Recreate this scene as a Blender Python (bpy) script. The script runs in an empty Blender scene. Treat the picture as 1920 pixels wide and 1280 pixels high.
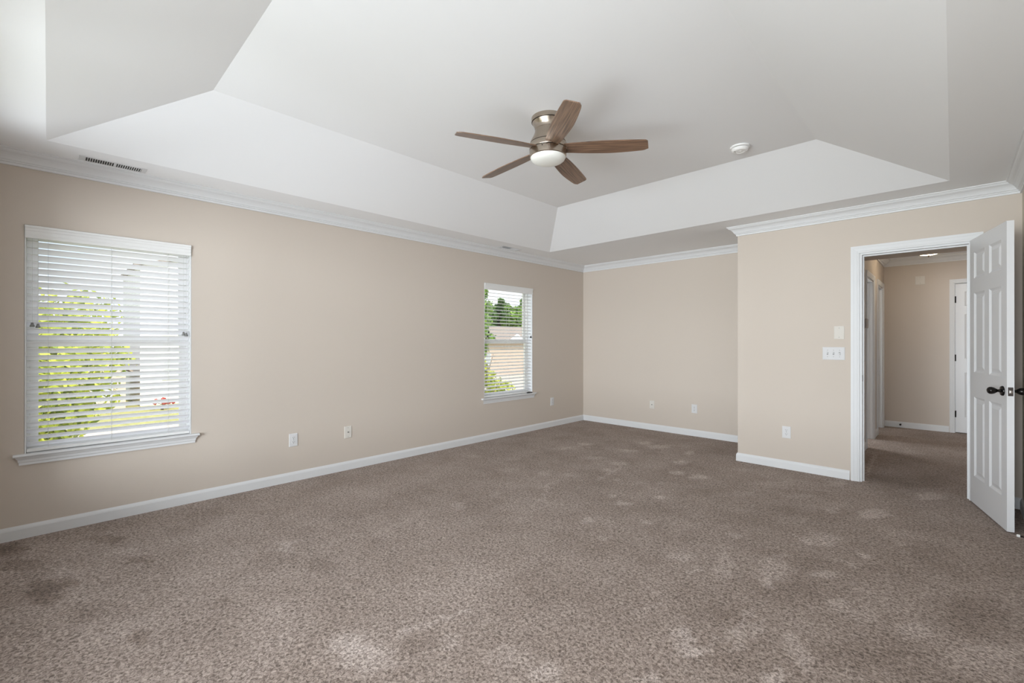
import bpy, bmesh, math, random
import numpy as np
from mathutils import Vector, Matrix

# ------------------------------------------------------------------ camera, sky, sun, daylight, fill lamps, exposure
scene = bpy.context.scene
C = scene.collection
cam_data = bpy.data.cameras.new('camera')
cam_data.sensor_width = 36.0
cam_data.lens = 36.0 * 848.1 / 1920.0
cam_data.clip_start = 0.05
cam_data.clip_end = 500
cam = bpy.data.objects.new('camera', cam_data)
cam.location = (0, 0, 1.25)
cam.rotation_euler = (math.radians(90.04), 0, math.radians(44.256))
C.objects.link(cam)
scene.camera = cam
scene.view_settings.view_transform = 'Standard'
scene.view_settings.look = 'None'
scene.view_settings.gamma = 1
scene.view_settings.use_curve_mapping = False
scene.view_settings.exposure = -0.02
scene.cycles.max_bounces = 10
scene.cycles.diffuse_bounces = 8
scene.cycles.transparent_max_bounces = 16
scene.cycles.use_denoising = True
scene.cycles.sample_clamp_indirect = 6

world = bpy.data.worlds.new('daylight_sky')
scene.world = world
world.use_nodes = True
wn = world.node_tree.nodes
wl = world.node_tree.links
wn.clear()
w_out = wn.new('ShaderNodeOutputWorld')
w_bg = wn.new('ShaderNodeBackground')
w_tc = wn.new('ShaderNodeTexCoord')
w_no = wn.new('ShaderNodeTexNoise')
w_no.inputs['Scale'].default_value = 5.0
w_no.inputs['Detail'].default_value = 6.0
w_rp = wn.new('ShaderNodeValToRGB')
w_rp.color_ramp.elements[0].position = 0.40
w_rp.color_ramp.elements[0].color = (0.66, 0.79, 0.94, 1)
w_rp.color_ramp.elements[1].position = 0.56
w_rp.color_ramp.elements[1].color = (0.93, 0.96, 1.0, 1)
wl.new(w_tc.outputs['Generated'], w_no.inputs['Vector'])
wl.new(w_no.outputs['Fac'], w_rp.inputs['Fac'])
wl.new(w_rp.outputs['Color'], w_bg.inputs['Color'])
w_bg.inputs['Strength'].default_value = 1.5
wl.new(w_bg.outputs['Background'], w_out.inputs['Surface'])

sun_data = bpy.data.lights.new('sun', 'SUN')
sun_data.energy = 5.5
sun_data.color = (1.0, 0.95, 0.86)
sun_data.angle = math.radians(1.5)
sun = bpy.data.objects.new('sun', sun_data)
sun.rotation_euler = Vector((-0.68, -0.04, -0.73)).to_track_quat('-Z', 'Y').to_euler()
C.objects.link(sun)


def area(name, loc, direction, sx, sy, power, color):
    d = bpy.data.lights.new(name, 'AREA')
    d.shape = 'RECTANGLE'
    d.size = sx
    d.size_y = sy
    d.energy = power
    d.color = color
    o = bpy.data.objects.new(name, d)
    o.location = loc
    o.rotation_euler = Vector(direction).to_track_quat('-Z', 'Y').to_euler()
    C.objects.link(o)
    return o


# added unseen fill lamps, sending daylight-coloured light in through the added rear windows
area('daylight_fill', (2.4, -4.6, 1.55), (-0.55, 0.83, 0), 5.0, 2.6, 70, (0.905, 0.957, 1.0))
area('daylight_fill', (0.5, -5.5, 1.5), (-0.2, 0.95, 0), 5.0, 2.6, 720, (0.905, 0.957, 1.0))
area('daylight_fill', (-2.2, -10.0, 0.9), (0, 1, 0.03), 4.0, 1.8, 620, (0.905, 0.957, 1.0))
area('daylight_fill', (-1.0, -0.60, 1.3), (0, 1, 0), 2.2, 1.6, 53, (0.905, 0.957, 1.0))
# added upward fill lamp standing in for light bounced off the ground
area('upward_fill', (-3.05, -3.0, -0.8), (-0.1, 0.7, 0.7), 2.5, 2.0, 118, (0.905, 0.957, 1.0))
# daylight of the side room off the hall
area('side_room_daylight', (-2.3, 7.4, 1.4), (1, 0, 0), 1.2, 1.4, 42, (0.85, 0.93, 1.0))

# ------------------------------------------------------------------ room numbers (metres)
XL, XR, YN, YB = -4.243, 0.372, -0.38, 5.991      # left, right, near, back walls
XA, YD = -1.622, 5.073                            # corner where the door wall steps forward
ZS, ZT = 2.452, 2.757                             # soffit and tray ceiling
HB = 8.70                                         # hall back wall
HL, HR = -0.735, 0.95                             # hall side walls
WT = 0.12                                         # wall thickness

PATCHES = [[-0.8,1.866,0.017,0.017,0.037,-0.087,1.0],[-0.748,1.821,0.04,0.039,0.011,-0.025,1.0],[-0.7,2.803,0.057,0.056,0.036,-0.145,0.6],[-0.691,2.618,0.024,0.023,0.015,-0.058,0.7],[-0.473,1.89,0.04,0.038,0.012,-0.048,1.0],[-0.915,2.635,0.038,0.037,0.048,-0.139,0.5],[-0.12,2.624,0.053,0.052,0.003,-0.063,0.7],[-0.408,4.198,0.077,0.075,0.011,-0.118,1.0],[-0.129,4.975,0.086,0.083,0.003,-0.12,0.8],[-0.373,3.328,0.022,0.022,0.004,-0.033,1.0],[-0.498,2.918,0.05,0.048,0.007,-0.04,0.9],[-0.569,3.447,0.06,0.059,0.017,-0.103,0.55],[-0.662,3.335,0.036,0.035,0.011,-0.054,0.7],[-0.385,2.628,0.037,0.035,0.009,-0.059,0.7],[-0.294,2.617,0.056,0.054,0.009,-0.082,0.4],[-2.022,4.588,0.059,0.058,0.031,-0.071,0.9],[-1.883,4.19,0.055,0.053,0.027,-0.059,0.9],[-1.689,4.211,0.061,0.058,0.027,-0.067,1.0],[-1.678,3.44,0.027,0.027,0.023,-0.048,1.0],[-1.831,3.108,0.042,0.04,0.024,-0.041,0.9],[-1.517,2.893,0.029,0.028,0.017,-0.034,0.8],[-1.593,2.476,0.029,0.028,0.021,-0.033,0.6],[-1.83,2.642,0.038,0.036,0.033,-0.047,0.7],[-1.134,2.572,0.049,0.048,0.025,-0.057,0.6],[-2.453,4.113,0.063,0.061,0.033,-0.054,0.7],[-2.407,3.808,0.037,0.036,0.03,-0.047,0.6],[-2.52,5.07,0.092,0.088,0.045,-0.09,0.8],[-2.722,5.152,0.057,0.054,0.043,-0.082,0.7],[-3.224,4.587,0.071,0.068,0.042,-0.06,0.7],[-2.127,5.052,0.034,0.034,0.041,-0.097,0.8],[-2.785,3.293,0.036,0.035,0.056,-0.067,0.5],[-2.704,2.572,0.035,0.034,0.067,-0.064,0.4],[-2.692,2.164,0.038,0.036,0.078,-0.063,0.35],[-2.772,4.103,0.107,0.104,0.038,-0.057,0.5],[-1.012,3.095,0.029,0.029,0.014,-0.042,0.7],[-1.978,3.185,0.025,0.024,0.021,-0.033,0.7],[-2.177,3.603,0.024,0.023,0.021,-0.035,0.7],[-2.92,1.012,0.032,0.031,0.084,-0.029,0.6],[-1.805,0.866,0.051,0.05,0.065,-0.031,0.6],[-1.654,0.881,0.076,0.073,0.078,-0.042,0.6],[-1.495,1.167,0.032,0.03,0.034,-0.027,0.5],[-1.098,1.313,0.043,0.042,0.031,-0.038,0.8],[-0.818,1.547,0.039,0.039,0.015,-0.029,0.7],[-0.827,1.864,0.022,0.022,0.033,-0.074,0.7],[0.109,2.594,0.135,0.131,-0.006,-0.14,0.5],[-1.279,3.951,0.095,0.092,0.023,-0.07,0.3],[-1.138,4.479,0.136,0.131,0.021,-0.085,0.35],[-0.645,4.071,0.04,0.038,0.01,-0.065,0.6],[-0.886,4.242,0.086,0.084,0.015,-0.074,0.4],[-0.732,4.872,0.06,0.058,0.017,-0.11,0.5],[-0.229,3.672,0.038,0.037,0.003,-0.048,0.4],[-1.444,4.765,0.059,0.058,0.018,-0.059,0.3],[-3.129,3.135,0.068,0.065,0.052,-0.052,0.3],[-3.767,3.237,0.059,0.057,0.052,-0.045,0.35],[-3.374,3.46,0.058,0.056,0.046,-0.047,0.35],[-2.66,1.531,0.055,0.053,0.074,-0.043,0.25],[-3.383,0.02,0.04,0.039,0.069,0.0,0.4],[-3.542,0.311,0.059,0.057,0.054,-0.005,0.4],[-3.483,0.062,0.05,0.049,0.065,-0.002,0.35],[-2.836,0.298,0.04,0.04,0.052,-0.006,0.35],[-1.849,3.791,0.03,0.029,0.017,-0.036,0.4],[-0.108,3.011,0.027,0.026,0.002,-0.038,0.3],[-3.261,4.243,0.135,0.131,0.049,-0.064,0.3],[-2.654,4.648,0.079,0.077,0.032,-0.057,0.6],[-2.59,3.41,0.043,0.042,0.031,-0.041,0.35],[-2.019,3.627,0.088,0.086,0.023,-0.041,0.3],[-1.85,1.646,0.125,0.122,0.104,-0.093,0.2],[-0.216,3.9,0.149,0.144,0.005,-0.087,0.15],[-1.272,1.273,0.061,0.059,0.047,-0.048,0.4],[-3.253,-0.009,0.065,0.063,0.167,0.0,-1.0],[-3.317,0.055,0.06,0.058,0.074,-0.001,-0.8],[-3.739,-0.104,0.086,0.084,0.098,0.002,-0.7],[-3.834,0.26,0.083,0.08,0.083,-0.006,-0.8],[-3.341,0.368,0.059,0.057,0.057,-0.006,-0.8],[-4.053,-0.156,0.079,0.076,0.125,0.005,-0.9],[-2.473,0.265,0.029,0.028,0.076,-0.008,-0.8],[0.075,2.974,0.105,0.103,-0.006,-0.234,-0.5],[-2.883,0.103,0.071,0.068,0.113,-0.004,-0.3],[-2.504,0.589,0.037,0.035,0.051,-0.012,-0.3],[-0.585,2.58,0.114,0.111,0.031,-0.137,-0.3],[-0.803,2.122,0.088,0.085,0.025,-0.067,-0.3],[-0.635,4.007,0.14,0.135,0.016,-0.1,-0.4],[-0.943,3.709,0.14,0.136,0.035,-0.139,-0.35],[-2.536,1.062,0.065,0.062,0.085,-0.035,-0.4],[-3.895,0.849,0.226,0.219,0.098,-0.022,-0.3],[-0.664,1.864,0.061,0.059,0.023,-0.063,-0.3],[-0.284,2.232,0.122,0.117,0.012,-0.095,-0.4],[-0.299,5.398,0.31,0.3,0.016,-0.291,-0.6],[-0.353,6.379,0.366,0.353,0.016,-0.29,-0.4],[-1.31,1.877,0.115,0.111,0.045,-0.064,-0.15],[-1.584,1.058,0.038,0.037,0.039,-0.026,-0.3]]
STROKES = [[-0.667,2.058,-0.679,2.3,0.015,0.9],[-0.645,1.939,-0.609,2.227,0.016,0.8],[-0.746,1.805,-0.678,2.058,0.016,0.6],[-0.504,2.202,-0.406,2.044,0.024,0.9],[-0.466,3.183,-0.394,3.133,0.012,1.0],[-2.375,4.023,-2.3,3.462,0.014,0.7],[-2.543,3.078,-2.348,2.775,0.016,0.6],[-2.348,2.775,-2.308,2.583,0.014,0.6],[-1.7,1.054,-1.611,1.367,0.019,0.7],[-1.028,1.893,-0.989,2.092,0.02,0.5],[-0.617,6.444,-0.577,5.086,0.016,0.9],[-1.024,2.408,-1.006,2.506,0.013,0.6],[-0.307,3.401,-0.207,3.322,0.015,0.4],[-3.273,4.157,-3.193,4.577,0.016,0.5],[-3.112,4.461,-2.313,4.873,0.016,0.4],[-0.767,2.909,-0.699,3.021,0.012,0.6],[-0.979,2.75,-0.984,2.991,0.016,0.4],[-0.776,2.648,-0.683,2.589,0.014,0.5],[-0.299,3.603,-0.197,3.554,0.013,0.35],[-1.142,4.332,-0.725,4.58,0.01,0.4],[-0.764,3.369,-0.606,3.306,0.013,0.6],[-2.542,3.228,-2.534,2.925,0.014,0.4],[-0.092,3.128,-0.033,3.117,0.011,0.4]]

# ------------------------------------------------------------------ materials
def node_mat(name):
    m = bpy.data.materials.new(name)
    m.use_nodes = True
    return m, m.node_tree.nodes, m.node_tree.links, m.node_tree.nodes['Principled BSDF']


def paint(name, col, rough=0.6, bump=0.0, scale=150.0, metal=0.0, var=0.0, spec=0.5):
    m, n, l, b = node_mat(name)
    b.inputs['Base Color'].default_value = (*col, 1)
    b.inputs['Roughness'].default_value = rough
    b.inputs['Metallic'].default_value = metal
    b.inputs['Specular IOR Level'].default_value = spec
    tc = n.new('ShaderNodeTexCoord')
    no = n.new('ShaderNodeTexNoise')
    no.inputs['Scale'].default_value = scale
    no.inputs['Detail'].default_value = 3
    l.new(tc.outputs['Object'], no.inputs['Vector'])
    if bump:
        bp = n.new('ShaderNodeBump')
        bp.inputs['Strength'].default_value = bump
        bp.inputs['Distance'].default_value = 0.001
        l.new(no.outputs['Fac'], bp.inputs['Height'])
        l.new(bp.outputs['Normal'], b.inputs['Normal'])
    if var:
        mx = n.new('ShaderNodeMix')
        mx.data_type = 'RGBA'
        mx.inputs['A'].default_value = (*[c * (1 - var) for c in col], 1)
        mx.inputs['B'].default_value = (*[min(1, c * (1 + var)) for c in col], 1)
        l.new(no.outputs['Fac'], mx.inputs['Factor'])
        l.new(mx.outputs['Result'], b.inputs['Base Color'])
    return m


M = {}
M['wall'] = paint('greige_wall_paint', (0.575, 0.512, 0.450), 0.75, 0.25, 220, spec=0.3)
M['hall_wall'] = M['wall']
M['ceiling'] = paint('ceiling_white_paint', (0.87, 0.885, 0.90), 0.85, 0.15, 180, spec=0.2)
M['trim'] = paint('semigloss_white_trim', (0.70, 0.71, 0.72), 0.50, 0.04, 60, spec=0.3)
M['door'] = paint('white_door_paint', (0.71, 0.72, 0.735), 0.42, 0.10, 90)
M['vinyl'] = paint('white_vinyl', (0.76, 0.76, 0.75), 0.4, 0.0)
M['plate'] = paint('white_plastic', (0.665, 0.665, 0.67), 0.7, spec=0.12)
M['ivory'] = paint('ivory_plastic', (0.66, 0.63, 0.58), 0.7, spec=0.15)
M['detector'] = paint('detector_white_plastic', (0.86, 0.86, 0.85), 0.45)
M['taupe_plastic'] = paint('taupe_plastic', (0.30, 0.26, 0.24), 0.4)
M['slot'] = paint('dark_slot', (0.06, 0.06, 0.06), 0.7)
M['hollow'] = paint('dark_hollow', (0.05, 0.05, 0.045), 0.9)  # near-black colour standing in for shade in hollow spaces
M['screw'] = paint('painted_screw', (0.36, 0.36, 0.355), 0.6, spec=0.2)
M['black'] = paint('black_oil_rubbed_bronze', (0.018, 0.016, 0.015), 0.22, metal=0.7)
M['bronze'] = paint('dark_bronze_plate', (0.12, 0.105, 0.10), 0.35, metal=0.8)
M['steel'] = paint('bright_steel', (0.75, 0.75, 0.76), 0.25, metal=1.0)
M['cord'] = paint('blind_cord', (0.62, 0.62, 0.60), 0.8)
M['tassel'] = paint('grey_tassel_plastic', (0.20, 0.20, 0.19), 0.5)
M['tassel_dark'] = paint('black_tassel_plastic', (0.02, 0.02, 0.02), 0.5)
M['rubber'] = paint('white_rubber', (0.8, 0.8, 0.78), 0.6)
M['screen'] = paint('grey_display', (0.25, 0.25, 0.24), 0.3)
M['red'] = paint('red_car_paint', (0.55, 0.05, 0.04), 0.3)
M['carglass'] = paint('dark_car_glass', (0.03, 0.04, 0.05), 0.15)
M['tyre'] = paint('tyre_rubber', (0.02, 0.02, 0.02), 0.8)
M['white_siding'] = None
M['bark'] = paint('bark', (0.16, 0.11, 0.07), 0.9, 0.6, 12, var=0.3)

# translucent faux-wood slats
m, n, l, b = node_mat('white_slat')
b.inputs['Base Color'].default_value = (0.93, 0.93, 0.93, 1)
b.inputs['Roughness'].default_value = 0.45
tr = n.new('ShaderNodeBsdfTranslucent')
tr.inputs['Color'].default_value = (0.97, 0.97, 1.0, 1)
mx = n.new('ShaderNodeMixShader')
mx.inputs['Fac'].default_value = 0.46
l.new(b.outputs[0], mx.inputs[1])
l.new(tr.outputs[0], mx.inputs[2])
l.new(mx.outputs[0], n['Material Output'].inputs['Surface'])
M['slat'] = m

# window glass
m, n, l, b = node_mat('window_glass')
t = n.new('ShaderNodeBsdfTransparent')
t.inputs['Color'].default_value = (0.975, 0.98, 0.98, 1)
g = n.new('ShaderNodeBsdfGlossy')
g.inputs['Roughness'].default_value = 0.02
lw = n.new('ShaderNodeLayerWeight')
lw.inputs['Blend'].default_value = 0.5
pw = n.new('ShaderNodeMath')
pw.operation = 'POWER'
pw.inputs[1].default_value = 5.0
l.new(lw.outputs['Facing'], pw.inputs[0])
fr = n.new('ShaderNodeMath')
fr.operation = 'MULTIPLY_ADD'
fr.inputs[1].default_value = 0.9
fr.inputs[2].default_value = 0.03
l.new(pw.outputs[0], fr.inputs[0])
mx = n.new('ShaderNodeMixShader')
l.new(fr.outputs[0], mx.inputs['Fac'])
l.new(t.outputs[0], mx.inputs[1])
l.new(g.outputs[0], mx.inputs[2])
l.new(mx.outputs[0], n['Material Output'].inputs['Surface'])
M['glass'] = m

# brushed nickel
m, n, l, b = node_mat('brushed_nickel')
b.inputs['Base Color'].default_value = (0.46, 0.395, 0.33, 1)
b.inputs['Metallic'].default_value = 1.0
b.inputs['Roughness'].default_value = 0.22
b.inputs['Anisotropic'].default_value = 0.6
tc = n.new('ShaderNodeTexCoord')
mp = n.new('ShaderNodeMapping')
mp.inputs['Scale'].default_value = (4, 4, 400)
no = n.new('ShaderNodeTexNoise')
no.inputs['Scale'].default_value = 3
l.new(tc.outputs['Object'], mp.inputs['Vector'])
l.new(mp.outputs['Vector'], no.inputs['Vector'])
bp = n.new('ShaderNodeBump')
bp.inputs['Strength'].default_value = 0.15
bp.inputs['Distance'].default_value = 0.001
l.new(no.outputs['Fac'], bp.inputs['Height'])
l.new(bp.outputs['Normal'], b.inputs['Normal'])
M['nickel'] = m
M['groove'] = paint('dark_groove_metal', (0.03, 0.025, 0.02), 0.5, metal=0.5)
M['lens'] = paint('frosted_lens', (0.86, 0.87, 0.83), 0.30)

# blade wood: grain runs along local X
m, n, l, b = node_mat('walnut_blade')
tc = n.new('ShaderNodeTexCoord')
mp = n.new('ShaderNodeMapping')
mp.inputs['Scale'].default_value = (2.2, 55, 55)
no = n.new('ShaderNodeTexNoise')
no.inputs['Scale'].default_value = 2.2
no.inputs['Detail'].default_value = 7
no.inputs['Distortion'].default_value = 0.4
rp = n.new('ShaderNodeValToRGB')
e = rp.color_ramp.elements
e[0].position = 0.30
e[0].color = (0.060, 0.036, 0.024, 1)
e[1].position = 0.70
e[1].color = (0.32, 0.20, 0.13, 1)
x = e.new(0.50)
x.color = (0.185, 0.110, 0.070, 1)
l.new(tc.outputs['Object'], mp.inputs['Vector'])
l.new(mp.outputs['Vector'], no.inputs['Vector'])
l.new(no.outputs['Fac'], rp.inputs['Fac'])
l.new(rp.outputs['Color'], b.inputs['Base Color'])
b.inputs['Roughness'].default_value = 0.30
b.inputs['Specular IOR Level'].default_value = 0.8
bp = n.new('ShaderNodeBump')
bp.inputs['Strength'].default_value = 0.35
bp.inputs['Distance'].default_value = 0.001
l.new(no.outputs['Fac'], bp.inputs['Height'])
l.new(bp.outputs['Normal'], b.inputs['Normal'])
M['blade'] = m

# carpet: taupe twist pile, "pile" attribute holds where the nap was brushed by feet and vacuum
m, n, l, b = node_mat('taupe_carpet')
tc = n.new('ShaderNodeTexCoord')
fine = n.new('ShaderNodeTexNoise')
fine.inputs['Scale'].default_value = 78
fine.inputs['Detail'].default_value = 4
fine.inputs['Roughness'].default_value = 0.72
fine.inputs['Distortion'].default_value = 0.8
l.new(tc.outputs['Object'], fine.inputs['Vector'])
rp = n.new('ShaderNodeValToRGB')
e = rp.color_ramp.elements
e[0].position = 0.38
e[0].color = (0.120, 0.086, 0.068, 1)
e[1].position = 0.63
e[1].color = (0.500, 0.405, 0.350, 1)
l.new(fine.outputs['Fac'], rp.inputs['Fac'])
at = n.new('ShaderNodeAttribute')
at.attribute_name = 'pile'
wob = n.new('ShaderNodeTexNoise')
wob.inputs['Scale'].default_value = 2.4
wob.inputs['Detail'].default_value = 7
wob.inputs['Roughness'].default_value = 0.6
l.new(tc.outputs['Object'], wob.inputs['Vector'])
wr = n.new('ShaderNodeMapRange')
wr.inputs['From Min'].default_value = 0.3
wr.inputs['From Max'].default_value = 0.7
wr.inputs['To Min'].default_value = -0.19
wr.inputs['To Max'].default_value = 0.19
l.new(wob.outputs['Fac'], wr.inputs['Value'])
ad = n.new('ShaderNodeMath')
ad.operation = 'ADD'
l.new(at.outputs['Fac'], ad.inputs[0])
l.new(wr.outputs['Result'], ad.inputs[1])
sc = n.new('ShaderNodeMath')
sc.operation = 'ADD'
sc.inputs[1].default_value = 1.0
l.new(ad.outputs[0], sc.inputs[0])
cb = n.new('ShaderNodeCombineXYZ')
for k, ex in enumerate((0.88, 1.0, 1.12)):
    pw = n.new('ShaderNodeMath')
    pw.operation = 'POWER'
    pw.inputs[1].default_value = ex
    l.new(sc.outputs[0], pw.inputs[0])
    l.new(pw.outputs[0], cb.inputs[k])
mul = n.new('ShaderNodeVectorMath')
mul.operation = 'MULTIPLY'
l.new(rp.outputs['Color'], mul.inputs[0])
l.new(cb.outputs[0], mul.inputs[1])
l.new(mul.outputs['Vector'], b.inputs['Base Color'])
b.inputs['Roughness'].default_value = 1.0
b.inputs['Specular IOR Level'].default_value = 0.1
b.inputs['Sheen Weight'].default_value = 0.12
b.inputs['Sheen Roughness'].default_value = 0.6
bp = n.new('ShaderNodeBump')
bp.inputs['Strength'].default_value = 0.9
bp.inputs['Distance'].default_value = 0.006
l.new(fine.outputs['Fac'], bp.inputs['Height'])
l.new(bp.outputs['Normal'], b.inputs['Normal'])
M['carpet'] = m


def leaf_mat(name, a, c):
    m, n, l, b = node_mat(name)
    gm = n.new('ShaderNodeNewGeometry')
    rp = n.new('ShaderNodeValToRGB')
    e = rp.color_ramp.elements
    e[0].color = (*a, 1)
    e[1].color = (*c, 1)
    l.new(gm.outputs['Random Per Island'], rp.inputs['Fac'])
    l.new(rp.outputs['Color'], b.inputs['Base Color'])
    b.inputs['Roughness'].default_value = 0.6
    tr = n.new('ShaderNodeBsdfTranslucent')
    l.new(rp.outputs['Color'], tr.inputs['Color'])
    mx = n.new('ShaderNodeMixShader')
    mx.inputs['Fac'].default_value = 0.3
    l.new(b.outputs[0], mx.inputs[1])
    l.new(tr.outputs[0], mx.inputs[2])
    l.new(mx.outputs[0], n['Material Output'].inputs['Surface'])
    return m


M['leaf_yellow'] = leaf_mat('yellow_green_leaves', (0.22, 0.30, 0.03), (0.75, 0.78, 0.12))
M['leaf_mid'] = leaf_mat('mid_green_leaves', (0.06, 0.16, 0.03), (0.34, 0.52, 0.10))
M['leaf_red'] = leaf_mat('red_leaves', (0.45, 0.05, 0.04), (0.80, 0.16, 0.12))
M['leaf_dark'] = leaf_mat('dark_green_leaves', (0.035, 0.09, 0.025), (0.16, 0.30, 0.08))


def striped(name, col, dark, axis, scale):
    m, n, l, b = node_mat(name)
    tc = n.new('ShaderNodeTexCoord')
    sp = n.new('ShaderNodeSeparateXYZ')
    l.new(tc.outputs['Object'], sp.inputs[0])
    ml = n.new('ShaderNodeMath')
    ml.operation = 'MULTIPLY'
    ml.inputs[1].default_value = scale
    l.new(sp.outputs[axis], ml.inputs[0])
    f = n.new('ShaderNodeMath')
    f.operation = 'FRACT'
    l.new(ml.outputs[0], f.inputs[0])
    g = n.new('ShaderNodeMath')
    g.operation = 'GREATER_THAN'
    g.inputs[1].default_value = 0.14
    l.new(f.outputs[0], g.inputs[0])
    mx = n.new('ShaderNodeMix')
    mx.data_type = 'RGBA'
    mx.inputs['A'].default_value = (*dark, 1)
    mx.inputs['B'].default_value = (*col, 1)
    l.new(g.outputs[0], mx.inputs['Factor'])
    l.new(mx.outputs['Result'], b.inputs['Base Color'])
    b.inputs['Roughness'].default_value = 0.7
    return m


M['white_siding'] = striped('white_lap_siding', (0.85, 0.85, 0.86), (0.62, 0.63, 0.66), 'Z', 7)
M['beige_siding'] = striped('beige_lap_siding', (0.62, 0.51, 0.43), (0.46, 0.38, 0.32), 'Z', 6)
M['shingle'] = paint('grey_brown_shingles', (0.30, 0.25, 0.22), 0.9, 0.5, 9, var=0.25)
M['lawn'] = paint('lawn_grass', (0.36, 0.35, 0.13), 0.95, 0.6, 3, var=0.45)
M['concrete'] = paint('pale_concrete', (0.50, 0.45, 0.40), 0.9, 0.3, 4, var=0.08)
M['paving'] = paint('pale_grey_paving', (0.60, 0.61, 0.63), 0.9, 0.3, 2, var=0.05)
M['ext_glass'] = paint('pale_house_window', (0.50, 0.54, 0.58), 0.2)

m, n, l, b = node_mat('lit_glass_bowl')
b.inputs['Base Color'].default_value = (0.9, 0.85, 0.75, 1)
b.inputs['Emission Color'].default_value = (1.0, 0.79, 0.53, 1)
b.inputs['Emission Strength'].default_value = 15.0
M['bowl'] = m


# ------------------------------------------------------------------ mesh helpers
def bm_box(bm, x0, x1, y0, y1, z0, z1, bevel=0.0, seg=2):
    r = bmesh.ops.create_cube(bm, size=1.0)
    vs = r['verts']
    for v in vs:
        v.co = Vector(((x0 + x1) / 2 + v.co.x * (x1 - x0), (y0 + y1) / 2 + v.co.y * (y1 - y0), (z0 + z1) / 2 + v.co.z * (z1 - z0)))
    if bevel:
        es = list({e for v in vs for e in v.link_edges})
        bmesh.ops.bevel(bm, geom=es, offset=bevel, segments=seg, affect='EDGES', profile=0.5)
    return vs


def bm_cyl(bm, p0, p1, r0, r1=None, seg=16, caps=True):
    p0, p1 = Vector(p0), Vector(p1)
    r1 = r0 if r1 is None else r1
    q = (p1 - p0).to_track_quat('Z', 'Y')
    a = [bm.verts.new(p0 + q @ Vector((r0 * math.cos(t), r0 * math.sin(t), 0))) for t in [2 * math.pi * i / seg for i in range(seg)]]
    c = [bm.verts.new(p1 + q @ Vector((r1 * math.cos(t), r1 * math.sin(t), 0))) for t in [2 * math.pi * i / seg for i in range(seg)]]
    for i in range(seg):
        j = (i + 1) % seg
        bm.faces.new((a[i], a[j], c[j], c[i]))
    if caps:
        bm.faces.new(a[::-1])
        bm.faces.new(c)


def bm_lathe(bm, prof, seg=48, centre=(0, 0, 0), axis=None):
    """revolve (r, z) points round Z (or round the direction axis)"""
    c = Vector(centre)
    q = Vector(axis).to_track_quat('Z', 'Y') if axis else None
    rings = []
    for r, z in prof:
        if r < 1e-6:
            p = Vector((0, 0, z))
            rings.append([bm.verts.new(c + (q @ p if q else p))])
        else:
            ring = []
            for i in range(seg):
                t = 2 * math.pi * i / seg
                p = Vector((r * math.cos(t), r * math.sin(t), z))
                ring.append(bm.verts.new(c + (q @ p if q else p)))
            rings.append(ring)
    for A, B in zip(rings, rings[1:]):
        if len(A) == 1 and len(B) == 1:
            continue
        for i in range(seg):
            j = (i + 1) % seg
            if len(A) == 1:
                bm.faces.new((A[0], B[j], B[i]))
            elif len(B) == 1:
                bm.faces.new((A[i], A[j], B[0]))
            else:
                bm.faces.new((A[i], A[j], B[j], B[i]))


def link(name, bm, mat, parent=None, smooth=False, angle=None):
    bmesh.ops.recalc_face_normals(bm, faces=bm.faces)
    me = bpy.data.meshes.new(name)
    bm.to_mesh(me)
    bm.free()
    mats = mat if isinstance(mat, (list, tuple)) else [mat]
    for k in mats:
        me.materials.append(k)
    if smooth:
        me.polygons.foreach_set('use_smooth', [True] * len(me.polygons))
        if angle:
            me.set_sharp_from_angle(angle=math.radians(angle))
    o = bpy.data.objects.new(name, me)
    C.objects.link(o)
    if parent:
        o.parent = parent
    return o


def thing(name, label, cat, loc=(0, 0, 0), rot=(0, 0, 0), group=None):
    o = bpy.data.objects.new(name, None)
    o.empty_display_size = 0.05
    C.objects.link(o)
    o.location = loc
    o.rotation_euler = rot
    o['label'] = label
    o['category'] = cat
    if group:
        o['group'] = group
    return o


def tag(o, label, cat, group=None):
    o['label'] = label
    o['category'] = cat
    if group:
        o['group'] = group
    return o


def struct(o, label=None, cat=None):
    o['kind'] = 'structure'
    if label:
        o['label'] = label
    if cat:
        o['category'] = cat
    return o


def copy_tree(o, parent=None):
    c = o.copy()
    C.objects.link(c)
    c.parent = parent
    for ch in list(o.children):
        copy_tree(ch, c)
    return c


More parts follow.
